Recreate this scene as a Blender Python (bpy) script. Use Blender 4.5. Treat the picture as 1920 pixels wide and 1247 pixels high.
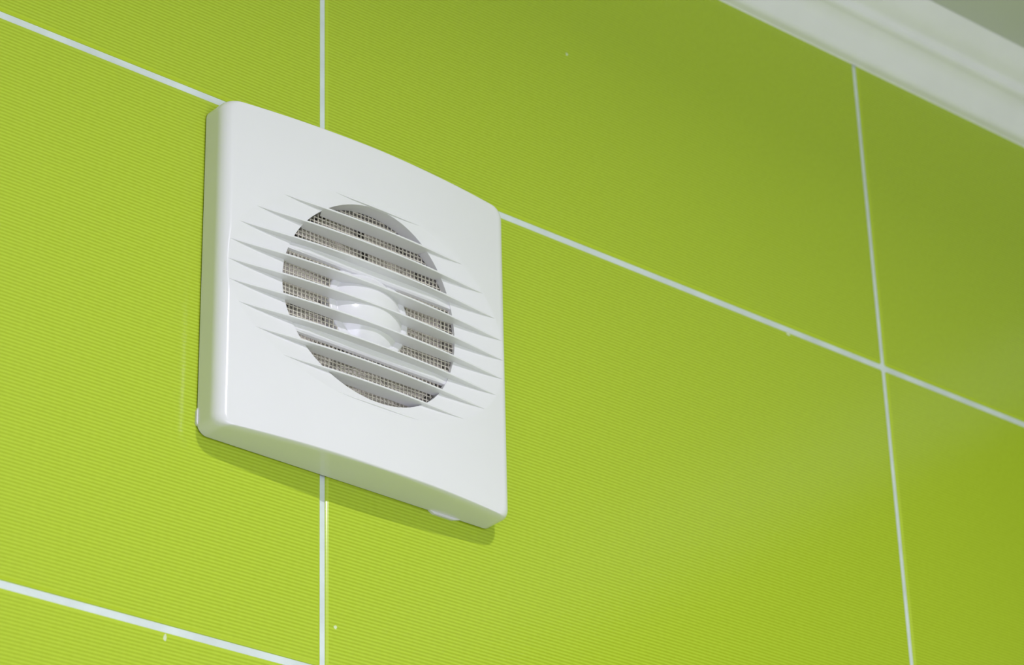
import bpy, math, random
from mathutils import Matrix, Vector

for o in list(bpy.data.objects):
    bpy.data.objects.remove(o, do_unlink=True)
scene = bpy.context.scene
COL = scene.collection
random.seed(4)

# ------------------------------------------------------------------ camera
ZJ = 2.28                      # height of the horizontal tile joint behind the fan
CEIL = ZJ + 0.2196
cam_d = bpy.data.cameras.new('camera')
cam = bpy.data.objects.new('camera', cam_d)
COL.objects.link(cam)
cam_d.sensor_fit = 'HORIZONTAL'
cam_d.sensor_width = 36.0
cam_d.lens = 105.41
cam_d.clip_start = 0.05
CAM_X, CAM_Y, CAM_Z = (-0.69207, -0.90766, -0.69538)
RIGHT, DOWN, FWD = ((0.759912, -0.649374, -0.029101),
    (0.282326, 0.370047, -0.885075),
    (0.585513, 0.664363, 0.464538))
m = Matrix(((RIGHT[0], -DOWN[0], -FWD[0], CAM_X),
            (RIGHT[1], -DOWN[1], -FWD[1], CAM_Y),
            (RIGHT[2], -DOWN[2], -FWD[2], CAM_Z + ZJ),
            (0, 0, 0, 1)))
cam.matrix_world = m
cam_d.dof.use_dof = True
cam_d.dof.focus_distance = 1.27
cam_d.dof.aperture_fstop = 17.0
scene.camera = cam

# ------------------------------------------------------------------ world, lamps, exposure
world = bpy.data.worlds.new('world')
scene.world = world
world.use_nodes = True
world.node_tree.nodes['Background'].inputs[0].default_value = (0.8, 0.85, 0.9, 1)
world.node_tree.nodes['Background'].inputs[1].default_value = 0.05


def downlight(x, y, watts, size=0.045):
    """recessed ceiling spotlight of the bathroom, shining straight down"""
    ld = bpy.data.lights.new('ceiling_downlight', 'AREA')
    ld.shape = 'DISK'
    ld.size = size
    ld.energy = watts
    ld.color = (0.97, 0.92, 1.09)
    ld.spread = math.radians(167)
    lo = bpy.data.objects.new('ceiling_downlight', ld)
    lo.location = (x, y, CEIL - 0.004)
    COL.objects.link(lo)


downlight(-0.06, -0.72, 6.0)

# added soft fill, set in an invented window in the wall behind the camera
fill_l = bpy.data.lights.new('added_fill_light', 'AREA')
fill_l.shape = 'RECTANGLE'
fill_l.size, fill_l.size_y = 1.10, 1.20
fill_l.energy = 20.8
fill_l.color = (0.86, 0.84, 1.12)
fill_o = bpy.data.objects.new('added_fill_light', fill_l)
fill_o.location = (-0.30, -2.16, 1.45)
fill_o.rotation_euler = (math.radians(90), 0, 0)      # shines towards +y
COL.objects.link(fill_o)

vs = scene.view_settings
vs.view_transform = 'Standard'
vs.look = 'None'
vs.exposure = 0.0
vs.gamma = 1.0
vs.use_curve_mapping = False


# ------------------------------------------------------------------ materials
def new_mat(name):
    mt = bpy.data.materials.new(name)
    mt.use_nodes = True
    nt = mt.node_tree
    return mt, nt, nt.nodes['Principled BSDF']


def noise_mat(name, col, rough, var=0.04, scale=30.0, bump=0.0, bump_scale=200.0, spec=0.5):
    mt, nt, b = new_mat(name)
    tc = nt.nodes.new('ShaderNodeTexCoord')
    ns = nt.nodes.new('ShaderNodeTexNoise')
    ns.inputs['Scale'].default_value = scale
    ns.inputs['Detail'].default_value = 4
    nt.links.new(tc.outputs['Object'], ns.inputs['Vector'])
    rp = nt.nodes.new('ShaderNodeValToRGB')
    rp.color_ramp.elements[0].position = 0.3
    rp.color_ramp.elements[1].position = 0.7
    rp.color_ramp.elements[0].color = tuple(c * (1 - var) for c in col) + (1,)
    rp.color_ramp.elements[1].color = tuple(min(1, c * (1 + var)) for c in col) + (1,)
    nt.links.new(ns.outputs['Fac'], rp.inputs['Fac'])
    nt.links.new(rp.outputs['Color'], b.inputs['Base Color'])
    b.inputs['Roughness'].default_value = rough
    b.inputs['Specular IOR Level'].default_value = spec
    if bump:
        n2 = nt.nodes.new('ShaderNodeTexNoise')
        n2.inputs['Scale'].default_value = bump_scale
        nt.links.new(tc.outputs['Object'], n2.inputs['Vector'])
        bp = nt.nodes.new('ShaderNodeBump')
        bp.inputs['Strength'].default_value = 0.5
        bp.inputs['Distance'].default_value = bump
        nt.links.new(n2.outputs['Fac'], bp.inputs['Height'])
        nt.links.new(bp.outputs['Normal'], b.inputs['Normal'])
    return mt


def tile_mat(rim=False):
    """glazed lime tile with fine horizontal ribs 1.55 mm apart; plain along its rim"""
    mt, nt, b = new_mat('lime_plain_tile_rim' if rim else 'lime_ribbed_tile_glaze')
    N, Lk = nt.nodes.new, nt.links.new
    tc = N('ShaderNodeTexCoord')
    sx = N('ShaderNodeSeparateXYZ')
    Lk(tc.outputs['Object'], sx.inputs[0])

    def math_(op, a, bb=None, clamp=False):
        n = N('ShaderNodeMath')
        n.operation = op
        n.use_clamp = clamp
        for i, v in enumerate((a, bb)):
            if v is None:
                continue
            if isinstance(v, (int, float)):
                n.inputs[i].default_value = v
            else:
                Lk(v, n.inputs[i])
        return n.outputs[0]
    # slow wobble so the printed ribs are not ruler perfect
    wob = N('ShaderNodeTexNoise')
    wob.inputs['Scale'].default_value = 9.0
    Lk(tc.outputs['Object'], wob.inputs['Vector'])
    zz = math_('ADD', sx.outputs['Z'], math_('MULTIPLY', wob.outputs['Fac'], 0.0006))
    rib = math_('SINE', math_('MULTIPLY', zz, 2 * math.pi / 0.00160))
    rib01 = math_('MULTIPLY_ADD', rib, 0.5)
    rib01.node.inputs[2].default_value = 0.5
    gr = N('ShaderNodeTexNoise')
    gr.inputs['Scale'].default_value = 420.0
    gr.inputs['Detail'].default_value = 2
    Lk(tc.outputs['Object'], gr.inputs['Vector'])
    fac = math_('ADD', rib01, math_('MULTIPLY', math_('SUBTRACT', gr.outputs['Fac'], 0.5), 0.55), True)
    mx = N('ShaderNodeMix')
    mx.data_type = 'RGBA'
    mx.inputs[6].default_value = (0.385, 0.518, 0.021, 1)
    mx.inputs[7].default_value = (0.515, 0.675, 0.045, 1)
    Lk(fac, mx.inputs[0])
    Lk(mx.outputs[2], b.inputs['Base Color'])
    bp = N('ShaderNodeBump')
    bp.inputs['Strength'].default_value = 1.0
    bp.inputs['Distance'].default_value = 0.000006
    Lk(rib, bp.inputs['Height'])
    if not rim:
        Lk(bp.outputs['Normal'], b.inputs['Normal'])
    else:                       # the glaze pools smooth and even along the rim
        mx.inputs[6].default_value = (0.480, 0.620, 0.036, 1)
    b.inputs['Roughness'].default_value = 0.15
    b.inputs['Specular IOR Level'].default_value = 0.62
    return mt


M_TILE = tile_mat()
M_RIM = tile_mat(True)
M_GROUT = noise_mat('pale_blue_grout', (0.70, 0.775, 0.765), 0.85, 0.08, 60, 0.0003, 900)
M_CORNICE = noise_mat('white_cornice_foam', (0.93, 0.93, 0.95), 0.7, 0.02, 40)
M_CEIL = noise_mat('grey_white_ceiling_paint', (0.66, 0.68, 0.67), 0.9, 0.03, 12)
M_PAINT = noise_mat('plain_pale_wall', (0.88, 0.88, 0.88), 0.8, 0.03, 10)
M_FLOOR = noise_mat('light_floor', (0.80, 0.80, 0.80), 0.5, 0.06, 8)
M_PLASTIC = noise_mat('glossy_white_plastic', (0.83, 0.835, 0.83), 0.16, 0.008, 25)
M_BASE = noise_mat('white_base_plastic', (0.78, 0.78, 0.78), 0.4, 0.01, 25)
M_WIRE = noise_mat('cream_coated_wire', (0.67, 0.64, 0.53), 0.5, 0.12, 160)
M_DUCT = noise_mat('grey_duct_plastic', (0.42, 0.41, 0.38), 0.5, 0.05, 60)
M_BLADE = noise_mat('dusty_beige_blade', (0.56, 0.53, 0.46), 0.55, 0.15, 90)
M_SPECK = noise_mat('dried_grout_smear', (0.66, 0.75, 0.46), 0.8, 0.05, 300)


# ------------------------------------------------------------------ helpers
def mesh_obj(name, verts, faces, mat, parent=None, smooth=False, loc=(0, 0, 0)):
    me = bpy.data.meshes.new(name)
    me.from_pydata([tuple(v) for v in verts], [], faces)
    me.materials.append(mat)
    me.validate()
    if smooth:
        me.polygons.foreach_set('use_smooth', [True] * len(me.polygons))
    me.update()
    o = bpy.data.objects.new(name, me)
    COL.objects.link(o)
    o.location = loc
    if parent:
        o.parent = parent
    return o


def tag(o, label, cat=None, kind=None, group=None):
    o['label'] = label
    if cat:
        o['category'] = cat
    if kind:
        o['kind'] = kind
    if group:
        o['group'] = group
    return o


def box_geo(x0, x1, y0, y1, z0, z1):
    v = [(x0, y0, z0), (x1, y0, z0), (x1, y1, z0), (x0, y1, z0),
         (x0, y0, z1), (x1, y0, z1), (x1, y1, z1), (x0, y1, z1)]
    f = [(0, 3, 2, 1), (4, 5, 6, 7), (0, 1, 5, 4), (1, 2, 6, 5), (2, 3, 7, 6), (3, 0, 4, 7)]
    return v, f


# ------------------------------------------------------------------ the room
XL, XR = -1.02, 0.765          # left and right walls
YF = -2.1                      # wall behind the camera
RECESS = 0.0009                # joints lie this far behind the tile faces
PW, PH = 0.36212, 0.25         # tile pitch
JV, JH = 0.0027, 0.0033        # joint widths

wall_back = mesh_obj('wall_back', *box_geo(XL - 0.1, XR + 0.1, RECESS, 0.1, 0, CEIL), M_GROUT)
tag(wall_back, 'lime green tiled wall with pale joints behind the extractor fan', 'wall', 'structure')
wall_right = mesh_obj('wall_right', *box_geo(XR + RECESS, XR + 0.1, YF, RECESS, 0, CEIL), M_GROUT)
tag(wall_right, 'lime green tiled side wall to the right', 'wall', 'structure')
wall_left = mesh_obj('wall_left', *box_geo(XL - 0.1, XL, YF, RECESS, 0, CEIL), M_PAINT)
tag(wall_left, 'plain pale side wall to the left', 'wall', 'structure')
WX0, WX1, WZ0, WZ1 = -0.86, 0.26, 0.84, 2.06       # opening for the invented window with the fill light
fv, ff_ = [], []
for bx in ((XL - 0.1, WX0, 0, CEIL), (WX1, XR + 0.1, 0, CEIL), (WX0, WX1, 0, WZ0), (WX0, WX1, WZ1, CEIL)):
    bv, bf = box_geo(bx[0], bx[1], YF - 0.1, YF, bx[2], bx[3])
    ff_ += [tuple(q + len(fv) for q in p) for p in bf]
    fv += bv
wall_front = mesh_obj('wall_front', fv, ff_, M_PAINT)
tag(wall_front, 'plain pale wall facing the tiled wall', 'wall', 'structure')
floor = mesh_obj('floor', *box_geo(XL - 0.1, XR + 0.1, YF - 0.1, 0.1, -0.1, 0), M_FLOOR)
tag(floor, 'light floor of the small room', 'floor', 'structure')
ceiling = mesh_obj('ceiling', *box_geo(XL - 0.1, XR + 0.1, YF - 0.1, 0.1, CEIL, CEIL + 0.1), M_CEIL)
tag(ceiling, 'grey-white painted ceiling above the cornice', 'ceiling', 'structure')

M_FRAME = noise_mat('added_window_frame_white', (0.82, 0.82, 0.82), 0.4, 0.01, 20)
wv, wf = [], []
for bx in ((WX0, WX0 + 0.05, WZ0, WZ1), (WX1 - 0.05, WX1, WZ0, WZ1), (WX0 + 0.05, WX1 - 0.05, WZ0, WZ0 + 0.05),
           (WX0 + 0.05, WX1 - 0.05, WZ1 - 0.05, WZ1), (-0.32, -0.28, WZ0 + 0.05, WZ1 - 0.05)):
    bv, bf = box_geo(bx[0], bx[1], YF - 0.055, YF - 0.005, bx[2], bx[3])
    wf += [tuple(q + len(wv) for q in p) for p in bf]
    wv += bv
window = mesh_obj('added_window_1', wv, wf, M_FRAME)  # unseen window, added to hold the fill light
tag(window, 'added white framed window for the fill light, in the wall opposite the tiles', 'window', 'structure')

tile_cache = {}


def tile_mesh(w, h):
    key = (round(w, 4), round(h, 4))
    if key in tile_cache:
        return tile_cache[key]
    r = RECESS
    # steep flank, then a glazed chamfer easing into the face
    rings = [(0.0, r), (0.00008, 0.00060), (0.00020, 0.00044), (0.00070, 0.00024), (0.00140, 0.0)]
    v, f = [], []
    c = 0.0008
    for ins, y in rings:
        x, z, cc = w / 2 - ins, h / 2 - ins, c
        v += [(-x + cc, y, -z), (x - cc, y, -z), (x, y, -z + cc), (x, y, z - cc),
              (x - cc, y, z), (-x + cc, y, z), (-x, y, z - cc), (-x, y, -z + cc)]
    for k in range(4):
        for i in range(8):
            j = (i + 1) % 8
            f.append((k * 8 + i, k * 8 + j, k * 8 + 8 + j, k * 8 + 8 + i))
    f.append(tuple(32 + i for i in range(8)))
    me = bpy.data.meshes.new('tile')
    me.from_pydata(v, [], f)
    me.materials.append(M_TILE)
    me.materials.append(M_RIM)
    for p in me.polygons:
        p.use_smooth = False
        p.material_index = 1 if len(p.vertices) == 4 else 0
    me.update()
    tile_cache[key] = me
    return me


def add_tile(parent, u0, u1, z0, z1, side):
    if u1 - u0 < 0.012 or z1 - z0 < 0.012:
        return
    o = bpy.data.objects.new('tile', tile_mesh(u1 - u0, z1 - z0))
    COL.objects.link(o)
    o.parent = parent
    uc, zc = (u0 + u1) / 2, (z0 + z1) / 2
    if side == 'back':
        o.location = (uc, 0, zc)
    else:                                            # right wall: u runs along -y
        o.location = (XR, -uc, zc)
        o.rotation_euler = (0, 0, -math.pi / 2)


def tile_wall(parent, umin, umax, off, side, rows):
    for r_ in rows:
        z0 = ZJ + r_ * PH + JH / 2
        z1 = min(ZJ + (r_ + 1) * PH - JH / 2, CEIL - 0.004)
        k = math.floor((umin - off) / PW)
        while off + k * PW < umax:
            a = max(off + k * PW + JV / 2, umin + 0.001)
            bb = min(off + (k + 1) * PW - JV / 2, umax - 0.001)
            add_tile(parent, a, bb, z0, z1, side)
            k += 1


tile_wall(wall_back, XL, XR, 0.0, 'back', range(-9, 1))
tile_wall(wall_right, 0.0, -YF, 0.04, 'right', range(-9, 1))

# dried grout smears on the tiles (millimetre sized)
for sx_, sz_, w_, h_ in ((-0.0773, -0.2538, 0.0010, 0.0016),
                         (0.0063, -0.2294, 0.0009, 0.0010), (0.1497, 0.1065, 0.0009, 0.0008),
                         (0.2921, -0.0028, 0.0014, 0.0009)):
    vv, ff = [(0, -0.0002, 0)], []
    for i in range(10):
        a = 2 * math.pi * i / 10
        q = 1 + 0.35 * random.uniform(-1, 1)
        vv.append((w_ * q * math.cos(a), 0.00002, h_ * q * math.sin(a)))
    for i in range(10):
        ff.append((0, 1 + i, 1 + (i + 1) % 10))
    mesh_obj('grout_smear', vv, ff, M_SPECK, wall_back, True, (sx_, 0, ZJ + sz_))

# ---- cornice
PROFILE = [(0, 0), (0.3, 0.5), (1.8, 0.75), (4.0, 1.3), (5.6, 2.6), (6.8, 4.8), (9.0, 9.0), (10.6, 11.8), (12.0, 13.6),
           (13.8, 15.2), (15.8, 16.4), (17.6, 16.9), (19.2, 17.8), (20.0, 19.4), (20.4, 21.0), (21.2, 22.4), (23.0, 23.6),
           (25.2, 24.8), (27.4, 26.4), (29.6, 28.6), (31.6, 31.0), (33.6, 33.6), (35.1, 35.25)]


def catmull(pts, n):
    out = []
    for i in range(len(pts) - 1):
        p0, p1, p2, p3 = pts[max(i - 1, 0)], pts[i], pts[i + 1], pts[min(i + 2, len(pts) - 1)]
        for k in range(n):
            t = k / n
            out.append(tuple(0.5 * (2 * p1[j] + (p2[j] - p0[j]) * t + (2 * p0[j] - 5 * p1[j] + 4 * p2[j] - p3[j]) * t * t
                                    + (3 * p1[j] - p0[j] - 3 * p2[j] + p3[j]) * t ** 3) for j in (0, 1)))
    out.append(pts[-1])
    return out


def cornice(name, label, fn):
    pr = catmull(PROFILE, 3) + [(0, 35.25)]
    n = len(pr)
    v = [fn(0, o / 1000, CEIL - 0.03525 + u / 1000) for o, u in pr] + [fn(1, o / 1000, CEIL - 0.03525 + u / 1000) for o, u in pr]
    f = [(i, i + 1, n + i + 1, n + i) for i in range(n - 2)] + [(n - 2, n - 1, 2 * n - 1, 2 * n - 2), (n - 1, 0, n, 2 * n - 1)]
    o = mesh_obj(name, v, f, M_CORNICE, None, False)
    for p in o.data.polygons:
        p.use_smooth = p.index < n - 2
    return tag(o, label, 'cornice', 'structure')


# mitred at the corner
cornice('trim_1', 'white moulded cornice between lime tiled wall and ceiling',
        lambda t, o, z: ((XL if t == 0 else XR - o), -o, z))
cornice('trim_2', 'white moulded cornice along the top of the right side wall',
        lambda t, o, z: (XR - o, (-o if t == 0 else YF), z))

# ------------------------------------------------------------------ the extractor fan
# local frame: x right, z up, depth d measured out from the wall (y = -d), millimetres
fan = bpy.data.objects.new('extractor_fan', None)
COL.objects.link(fan)
fan.location = (0.0141, 0, ZJ - 0.0855)
fan.rotation_euler = (0, math.radians(0.55), 0)
tag(fan, 'square white plastic extractor fan with round louvred grille on lime tiles', 'fan')

HW, HH = 78.4, 77.8            # half width and half height
RS, RT, RC = 5.8, 1.0, 5.0     # side fillet, top and bottom fillet, corner radius
HOLE = 47.0
EB, EZ = 50.5, -0.6            # half height and centre of the hollow in the face
GAP = 0.7


def mm(x, d, z):
    return (x / 1000, -d / 1000, z / 1000)


def d_cover(x):
    return 21.0 - 6.5 * (x / 77.0) ** 2


def d_edge(x):
    """bowed face including the rounding towards the two sides"""
    xi = HW - RS
    if abs(x) <= xi:
        return d_cover(x)
    u = min(1.0, (abs(x) - xi) / RS)
    return d_cover(xi) - RS * (1 - math.sqrt(1 - u * u))


def d_dish(z):
    return 14.7 + 6.3 * ((z - EZ) / EB) ** 2


def d_face(x, z):
    return min(d_edge(x), d_dish(z))


def half_len(z):
    """where the hollow runs out into the bowed face"""
    lo, hi = 0.0, HW
    if d_dish(z) >= d_cover(0):
        return 0.0
    for _ in range(50):
        md = (lo + hi) / 2
        if d_edge(md) > d_dish(z):
            lo = md
        else:
            hi = md
    return lo


def outline(a):
    """rounded rectangle hit by the ray at angle a"""
    ca, sa = math.cos(a), math.sin(a)
    t = min(HW / abs(ca) if abs(ca) > 1e-9 else 1e9, HH / abs(sa) if abs(sa) > 1e-9 else 1e9)
    x, z = t * ca, t * sa
    cx, cz = HW - RC, HH - RC
    if abs(x) > cx and abs(z) > cz:
        sx, sz = math.copysign(1, x), math.copysign(1, z)
        bx, bz = sx * cx, sz * cz
        bq = ca * bx + sa * bz
        cq = bx * bx + bz * bz - RC * RC
        t = bq + math.sqrt(max(0, bq * bq - cq))
        x, z = t * ca, t * sa
    return x, z


angs = [2 * math.pi * i / 288 for i in range(288)]
cor = math.atan2(HH, HW)
for c0 in (cor, math.pi - cor, math.pi + cor, 2 * math.pi - cor):
    angs += [c0 + (k - 10) * 0.0042 + 0.0003 for k in range(21)]
angs = sorted(a % (2 * math.pi) for a in angs)
NA = len(angs)


def ell_r(a):
    """distance from the middle to the rim of the hollow"""
    ca, sa = math.cos(a), math.sin(a)
    lo, hi = HOLE, 110.0
    for _ in range(50):
        r = (lo + hi) / 2
        x, z = r * ca, r * sa
        if abs(x) < HW and d_edge(x) > d_dish(z):
            lo = r
        else:
            hi = r
    return lo


ND, NC, NF = 18, 14, 9
ins = []
for a in angs:
    x, z = outline(a)
    xi, zi = x * (HW - RS) / HW, z * (HH - RT) / HH
    ai = math.atan2(zi, xi)
    ri = math.hypot(xi, zi)
    ins.append((x, z, xi, zi, ai, ri, min(ell_r(ai), ri * 0.99)))
rings = []
for k in range(ND + 1):                              # hollowed face, from the opening to the rim of the hollow
    row = []
    for (xo, zo, xi, zi, ai, ri, rim) in ins:
        r = HOLE + (rim - HOLE) * k / ND
        x, z = r * math.cos(ai), r * math.sin(ai)
        row.append((x, d_face(x, z), z))
    rings.append(row)
for k in range(1, NC + 1):                           # bowed flat part
    row = []
    for (xo, zo, xi, zi, ai, ri, rim) in ins:
        r = rim + (ri - rim) * k / NC
        x, z = r * math.cos(ai), r * math.sin(ai)
        row.append((x, d_face(x, z), z))
    rings.append(row)
for k in range(1, NF + 1):                           # rounded edge
    ph = k / NF * math.pi / 2
    row = []
    for (xo, zo, xi, zi, ai, ri, rim) in ins:
        rl = math.hypot(xo - xi, zo - zi)
        x, z = xi + (xo - xi) * math.sin(ph), zi + (zo - zi) * math.sin(ph)
        row.append((x, min(d_cover(xi) - rl * (1 - math.cos(ph)), d_dish(z)), z))
    rings.append(row)
last = rings[-1]
for t in (0.08, 0.5, 1.0):                           # sides, flaring a touch to the wall
    rings.append([(x * (1 + 0.0004 * t), d + (GAP - d) * t, z * (1 + 0.0004 * t)) for (x, d, z) in last])
verts, faces = [], []
for row in rings:
    verts += [mm(*p) for p in row]
for k in range(len(rings) - 1):
    for i in range(NA):
        j = (i + 1) % NA
        faces.append((k * NA + i, (k + 1) * NA + i, (k + 1) * NA + j, k * NA + j))
nsm = len(faces)
# wall of the round opening, own vertices so that its edge stays crisp
base = len(verts)
hol = [0.0, 0.35, 1.0]
for k, t in enumerate(hol):
    for q in ins:
        x, z = HOLE * math.cos(q[4]), HOLE * math.sin(q[4])
        d0 = d_face(x, z)
        verts.append(mm(x, d0 + (13.2 - d0) * t, z))
for k in range(len(hol) - 1):
    for i in range(NA):
        j = (i + 1) % NA
        faces.append((base + k * NA + i, base + k * NA + j, base + (k + 1) * NA + j, base + (k + 1) * NA + i))
cover = mesh_obj('grille_cover', [(v[0], v[1], v[2]) for v in verts], faces, M_PLASTIC, fan, True)
cover['label'] = 'bowed glossy white square cover with a hollowed round opening'

# louvre slats: level blades whose front edges continue the bowed face
for k in range(11):
    zk = 47.3 - 9.62 * k
    al = half_len(zk)
    if al <= 0:
        continue
    ns = 48
    T = 0.42
    v, f = [], []
    for i in range(ns + 1):
        x = -al + 2 * al * i / ns
        df = d_edge(x) + 0.02
        inside = x * x + zk * zk < (HOLE + 0.3) ** 2
        db = 13.75 if inside else d_face(x, zk) - 0.8
        tip = min(1.0, (al - abs(x)) / 9.0)
        th = T * (0.25 + 0.75 * tip)
        c = 0.14
        v += [mm(x, db, zk + th), mm(x, df - c, zk + th), mm(x, df, zk + th - c),
              mm(x, df, zk - th + c), mm(x, df - c, zk - th), mm(x, db, zk - th - 0.15)]
    for i in range(ns):
        for j in range(6):
            j2 = (j + 1) % 6
            f.append((i * 6 + j, i * 6 + j2, (i + 1) * 6 + j2, (i + 1) * 6 + j))
    f.append(tuple(range(5, -1, -1)))
    f.append(tuple(ns * 6 + j for j in range(6)))
    mesh_obj('slat', v, f, M_PLASTIC, cover)

# two carrier bars under the fourth slat from the top and the fourth from the bottom
for k in (3, 7):
    zk = 47.3 - 9.62 * k
    xe = 46.2
    v, f = [], []
    prof = [(13.4, 0.0), (16.6, 0.0), (16.3, -1.2), (15.7, -2.6), (15.0, -3.3), (13.4, -3.5)]
    xs = [-xe, -43.5, -40.0, -34.0, -20.0, 0.0, 20.0, 34.0, 40.0, 43.5, xe]
    for x in xs:                                     # the ends sink into the hollowed face
        lim = 16.6 - 1.6 * max(0.0, min(1.0, (abs(x) - 30.0) / 13.5))
        v += [mm(x, min(d, lim), zk - 0.3 + z) for d, z in prof]
    n = len(prof)
    for i in range(len(xs) - 1):
        for j in range(n):
            j2 = (j + 1) % n
            f.append((i * n + j, i * n + j2, (i + 1) * n + j2, (i + 1) * n + j))
    f += [tuple(range(n - 1, -1, -1)), tuple((len(xs) - 1) * n + j for j in range(n))]
    mesh_obj('carrier_bar', v, f, M_PLASTIC, cover)

# domed boss in the middle
hp = [(r_ * 0.5, 20.05 - (29.5 - math.sqrt(29.5 ** 2 - (r_ * 0.5) ** 2))) for r_ in range(0, 37)]
hp += [(18.5, 14.14)]
hp += [(19.0, 14.1), (19.7, 14.0), (20.6, 13.95), (21.3, 13.7), (21.7, 13.2), (21.7, 8.0)]
v, f = [mm(0, hp[0][1], 0)], []
NH = 72
for r, d in hp[1:]:
    v += [mm(r * math.cos(2 * math.pi * i / NH), d, r * math.sin(2 * math.pi * i / NH) - 0.6) for i in range(NH)]
v[0] = mm(0, hp[0][1], -0.6)
for i in range(NH):
    f.append((0, 1 + i, 1 + (i + 1) % NH))
for k in range(len(hp) - 2):
    for i in range(NH):
        j = (i + 1) % NH
        f.append((1 + k * NH + i, 1 + (k + 1) * NH + i, 1 + (k + 1) * NH + j, 1 + k * NH + j))
boss = mesh_obj('hub_dome', v, f, M_PLASTIC, cover, True)
boss['label'] = 'smooth white domed boss behind the middle slats'

# insect screen: woven wires just behind the slats
v, f = [], []


def bar(x0, x1, d0, d1, z0, z1):
    b0 = len(v)
    bv, bf = box_geo(x0, x1, -d1, -d0, z0, z1)
    v.extend([(p[0] / 1000, p[1] / 1000, p[2] / 1000) for p in bv])
    f.extend([tuple(b0 + q for q in ff) for ff in bf])


PXW, PZW, WR = 2.12, 1.98, 0.21
R_S = HOLE - 0.2
k = -int(R_S / PXW)
while k * PXW < R_S:
    x = k * PXW
    h = math.sqrt(max(0, R_S ** 2 - x * x))
    if h > 1:
        bar(x - WR, x + WR, 13.25, 13.6, -h, h)
    k += 1
k = -int(R_S / PZW)
while k * PZW < R_S:
    z = k * PZW + 0.5
    h = math.sqrt(max(0, R_S ** 2 - z * z))
    if h > 1:
        bar(-h, h, 13.0, 13.35, z - WR, z + WR)
    k += 1
scr = mesh_obj('insect_screen', v, f, M_WIRE, fan)
scr['kind'] = 'stuff'
scr['label'] = 'cream wire insect screen of fine square mesh'

# duct ring and back plate behind the screen
v, f = [], []
NR = 64
for d in (12.9, 1.2):
    v += [mm(46.9 * math.cos(2 * math.pi * i / NR), d, 46.9 * math.sin(2 * math.pi * i / NR)) for i in range(NR)]
for i in range(NR):
    j = (i + 1) % NR
    f.append((i, j, NR + j, NR + i))
f.append(tuple(NR + i for i in range(NR)))
duct = mesh_obj('duct', v, f, M_DUCT, fan)
duct['label'] = 'grey round duct behind the screen'

imp_v, imp_f = [], []
for d, r in ((11.0, 0.01), (11.0, 16.0), (10.0, 17.0), (2.0, 17.0)):
    imp_v += [mm(r * math.cos(2 * math.pi * i / 40), d, r * math.sin(2 * math.pi * i / 40)) for i in range(40)]
for k in range(3):
    for i in range(40):
        j = (i + 1) % 40
        imp_f.append((k * 40 + i, (k + 1) * 40 + i, (k + 1) * 40 + j, k * 40 + j))
imp = mesh_obj('impeller', imp_v, imp_f, M_BLADE, fan)
imp['label'] = 'beige impeller seen dimly through the screen'
bv, bf = [], []
nr, nt_ = 6, 8
for i in range(nr + 1):
    r = 16 + (45.5 - 16) * i / nr
    half = math.radians(25.5)
    for j in range(nt_ + 1):
        t = j / nt_
        a = -half + 2 * half * t + 0.25 * (r - 16) / 30
        bv.append(mm(r * math.cos(a), 4.6 + 4.6 * t + 0.9 * math.sin(math.pi * t), r * math.sin(a)))
off = len(bv)
bv += [(p[0], p[1] + 0.0012, p[2]) for p in bv]
W_ = nt_ + 1
for i in range(nr):
    for j in range(nt_):
        q = (i * W_ + j, i * W_ + j + 1, (i + 1) * W_ + j + 1, (i + 1) * W_ + j)
        bf.append(q)
        bf.append(tuple(off + s for s in reversed(q)))
blade = mesh_obj('blade', bv, bf, M_BLADE, imp, True)
for k in range(1, 7):
    c = blade.copy()
    COL.objects.link(c)
    c.parent = imp
    c.rotation_euler = (0, 2 * math.pi * k / 7, 0)

# base plate against the tiles, its release tabs peeping out
bw, bh = HW - 1.0, HH - 1.0
v, f = [], []
NB = 10
ol = []
for sx, sz, a0 in ((1, 1, 0), (-1, 1, 90), (-1, -1, 180), (1, -1, 270)):
    for k in range(NB + 1):
        a = math.radians(a0 + 90 * k / NB)
        ol.append((sx * (bw - 4) + 4 * math.cos(a), sz * (bh - 4) + 4 * math.sin(a)))
n = len(ol)
for d in (0.0, 1.1):
    v += [mm(x, d, z) for x, z in ol]
f = [(i, (i + 1) % n, n + (i + 1) % n, n + i) for i in range(n)] + [tuple(range(n - 1, -1, -1)), tuple(range(n, 2 * n))]
base_plate = mesh_obj('base_plate', v, f, M_BASE, fan)


def tab(cx, cz, half, out, vertical):
    """thin tongue with tapered ends sticking out past the cover edge"""
    pts = [(-half, 0), (-half * 0.72, out), (half * 0.55, out * 0.95), (half, 0), (half, -3.0), (-half, -3.0)]
    vv, ff = [], []
    for d in (0.05, 1.3):
        for a, b_ in pts:
            if vertical:
                vv.append(mm(cx - b_, d, cz + a))
            else:
                vv.append(mm(cx + a, d, cz - b_))
    k_ = len(pts)
    for i in range(k_):
        ff.append((i, (i + 1) % k_, k_ + (i + 1) % k_, k_ + i))
    ff += [tuple(range(k_ - 1, -1, -1)), tuple(range(k_, 2 * k_))]
    mesh_obj('release_tab', vv, ff, M_BASE, base_plate)


tab(51.5, -HH, 8.5, 1.2, False)
tab(-HW, -70.0, 4.0, 0.7, True)
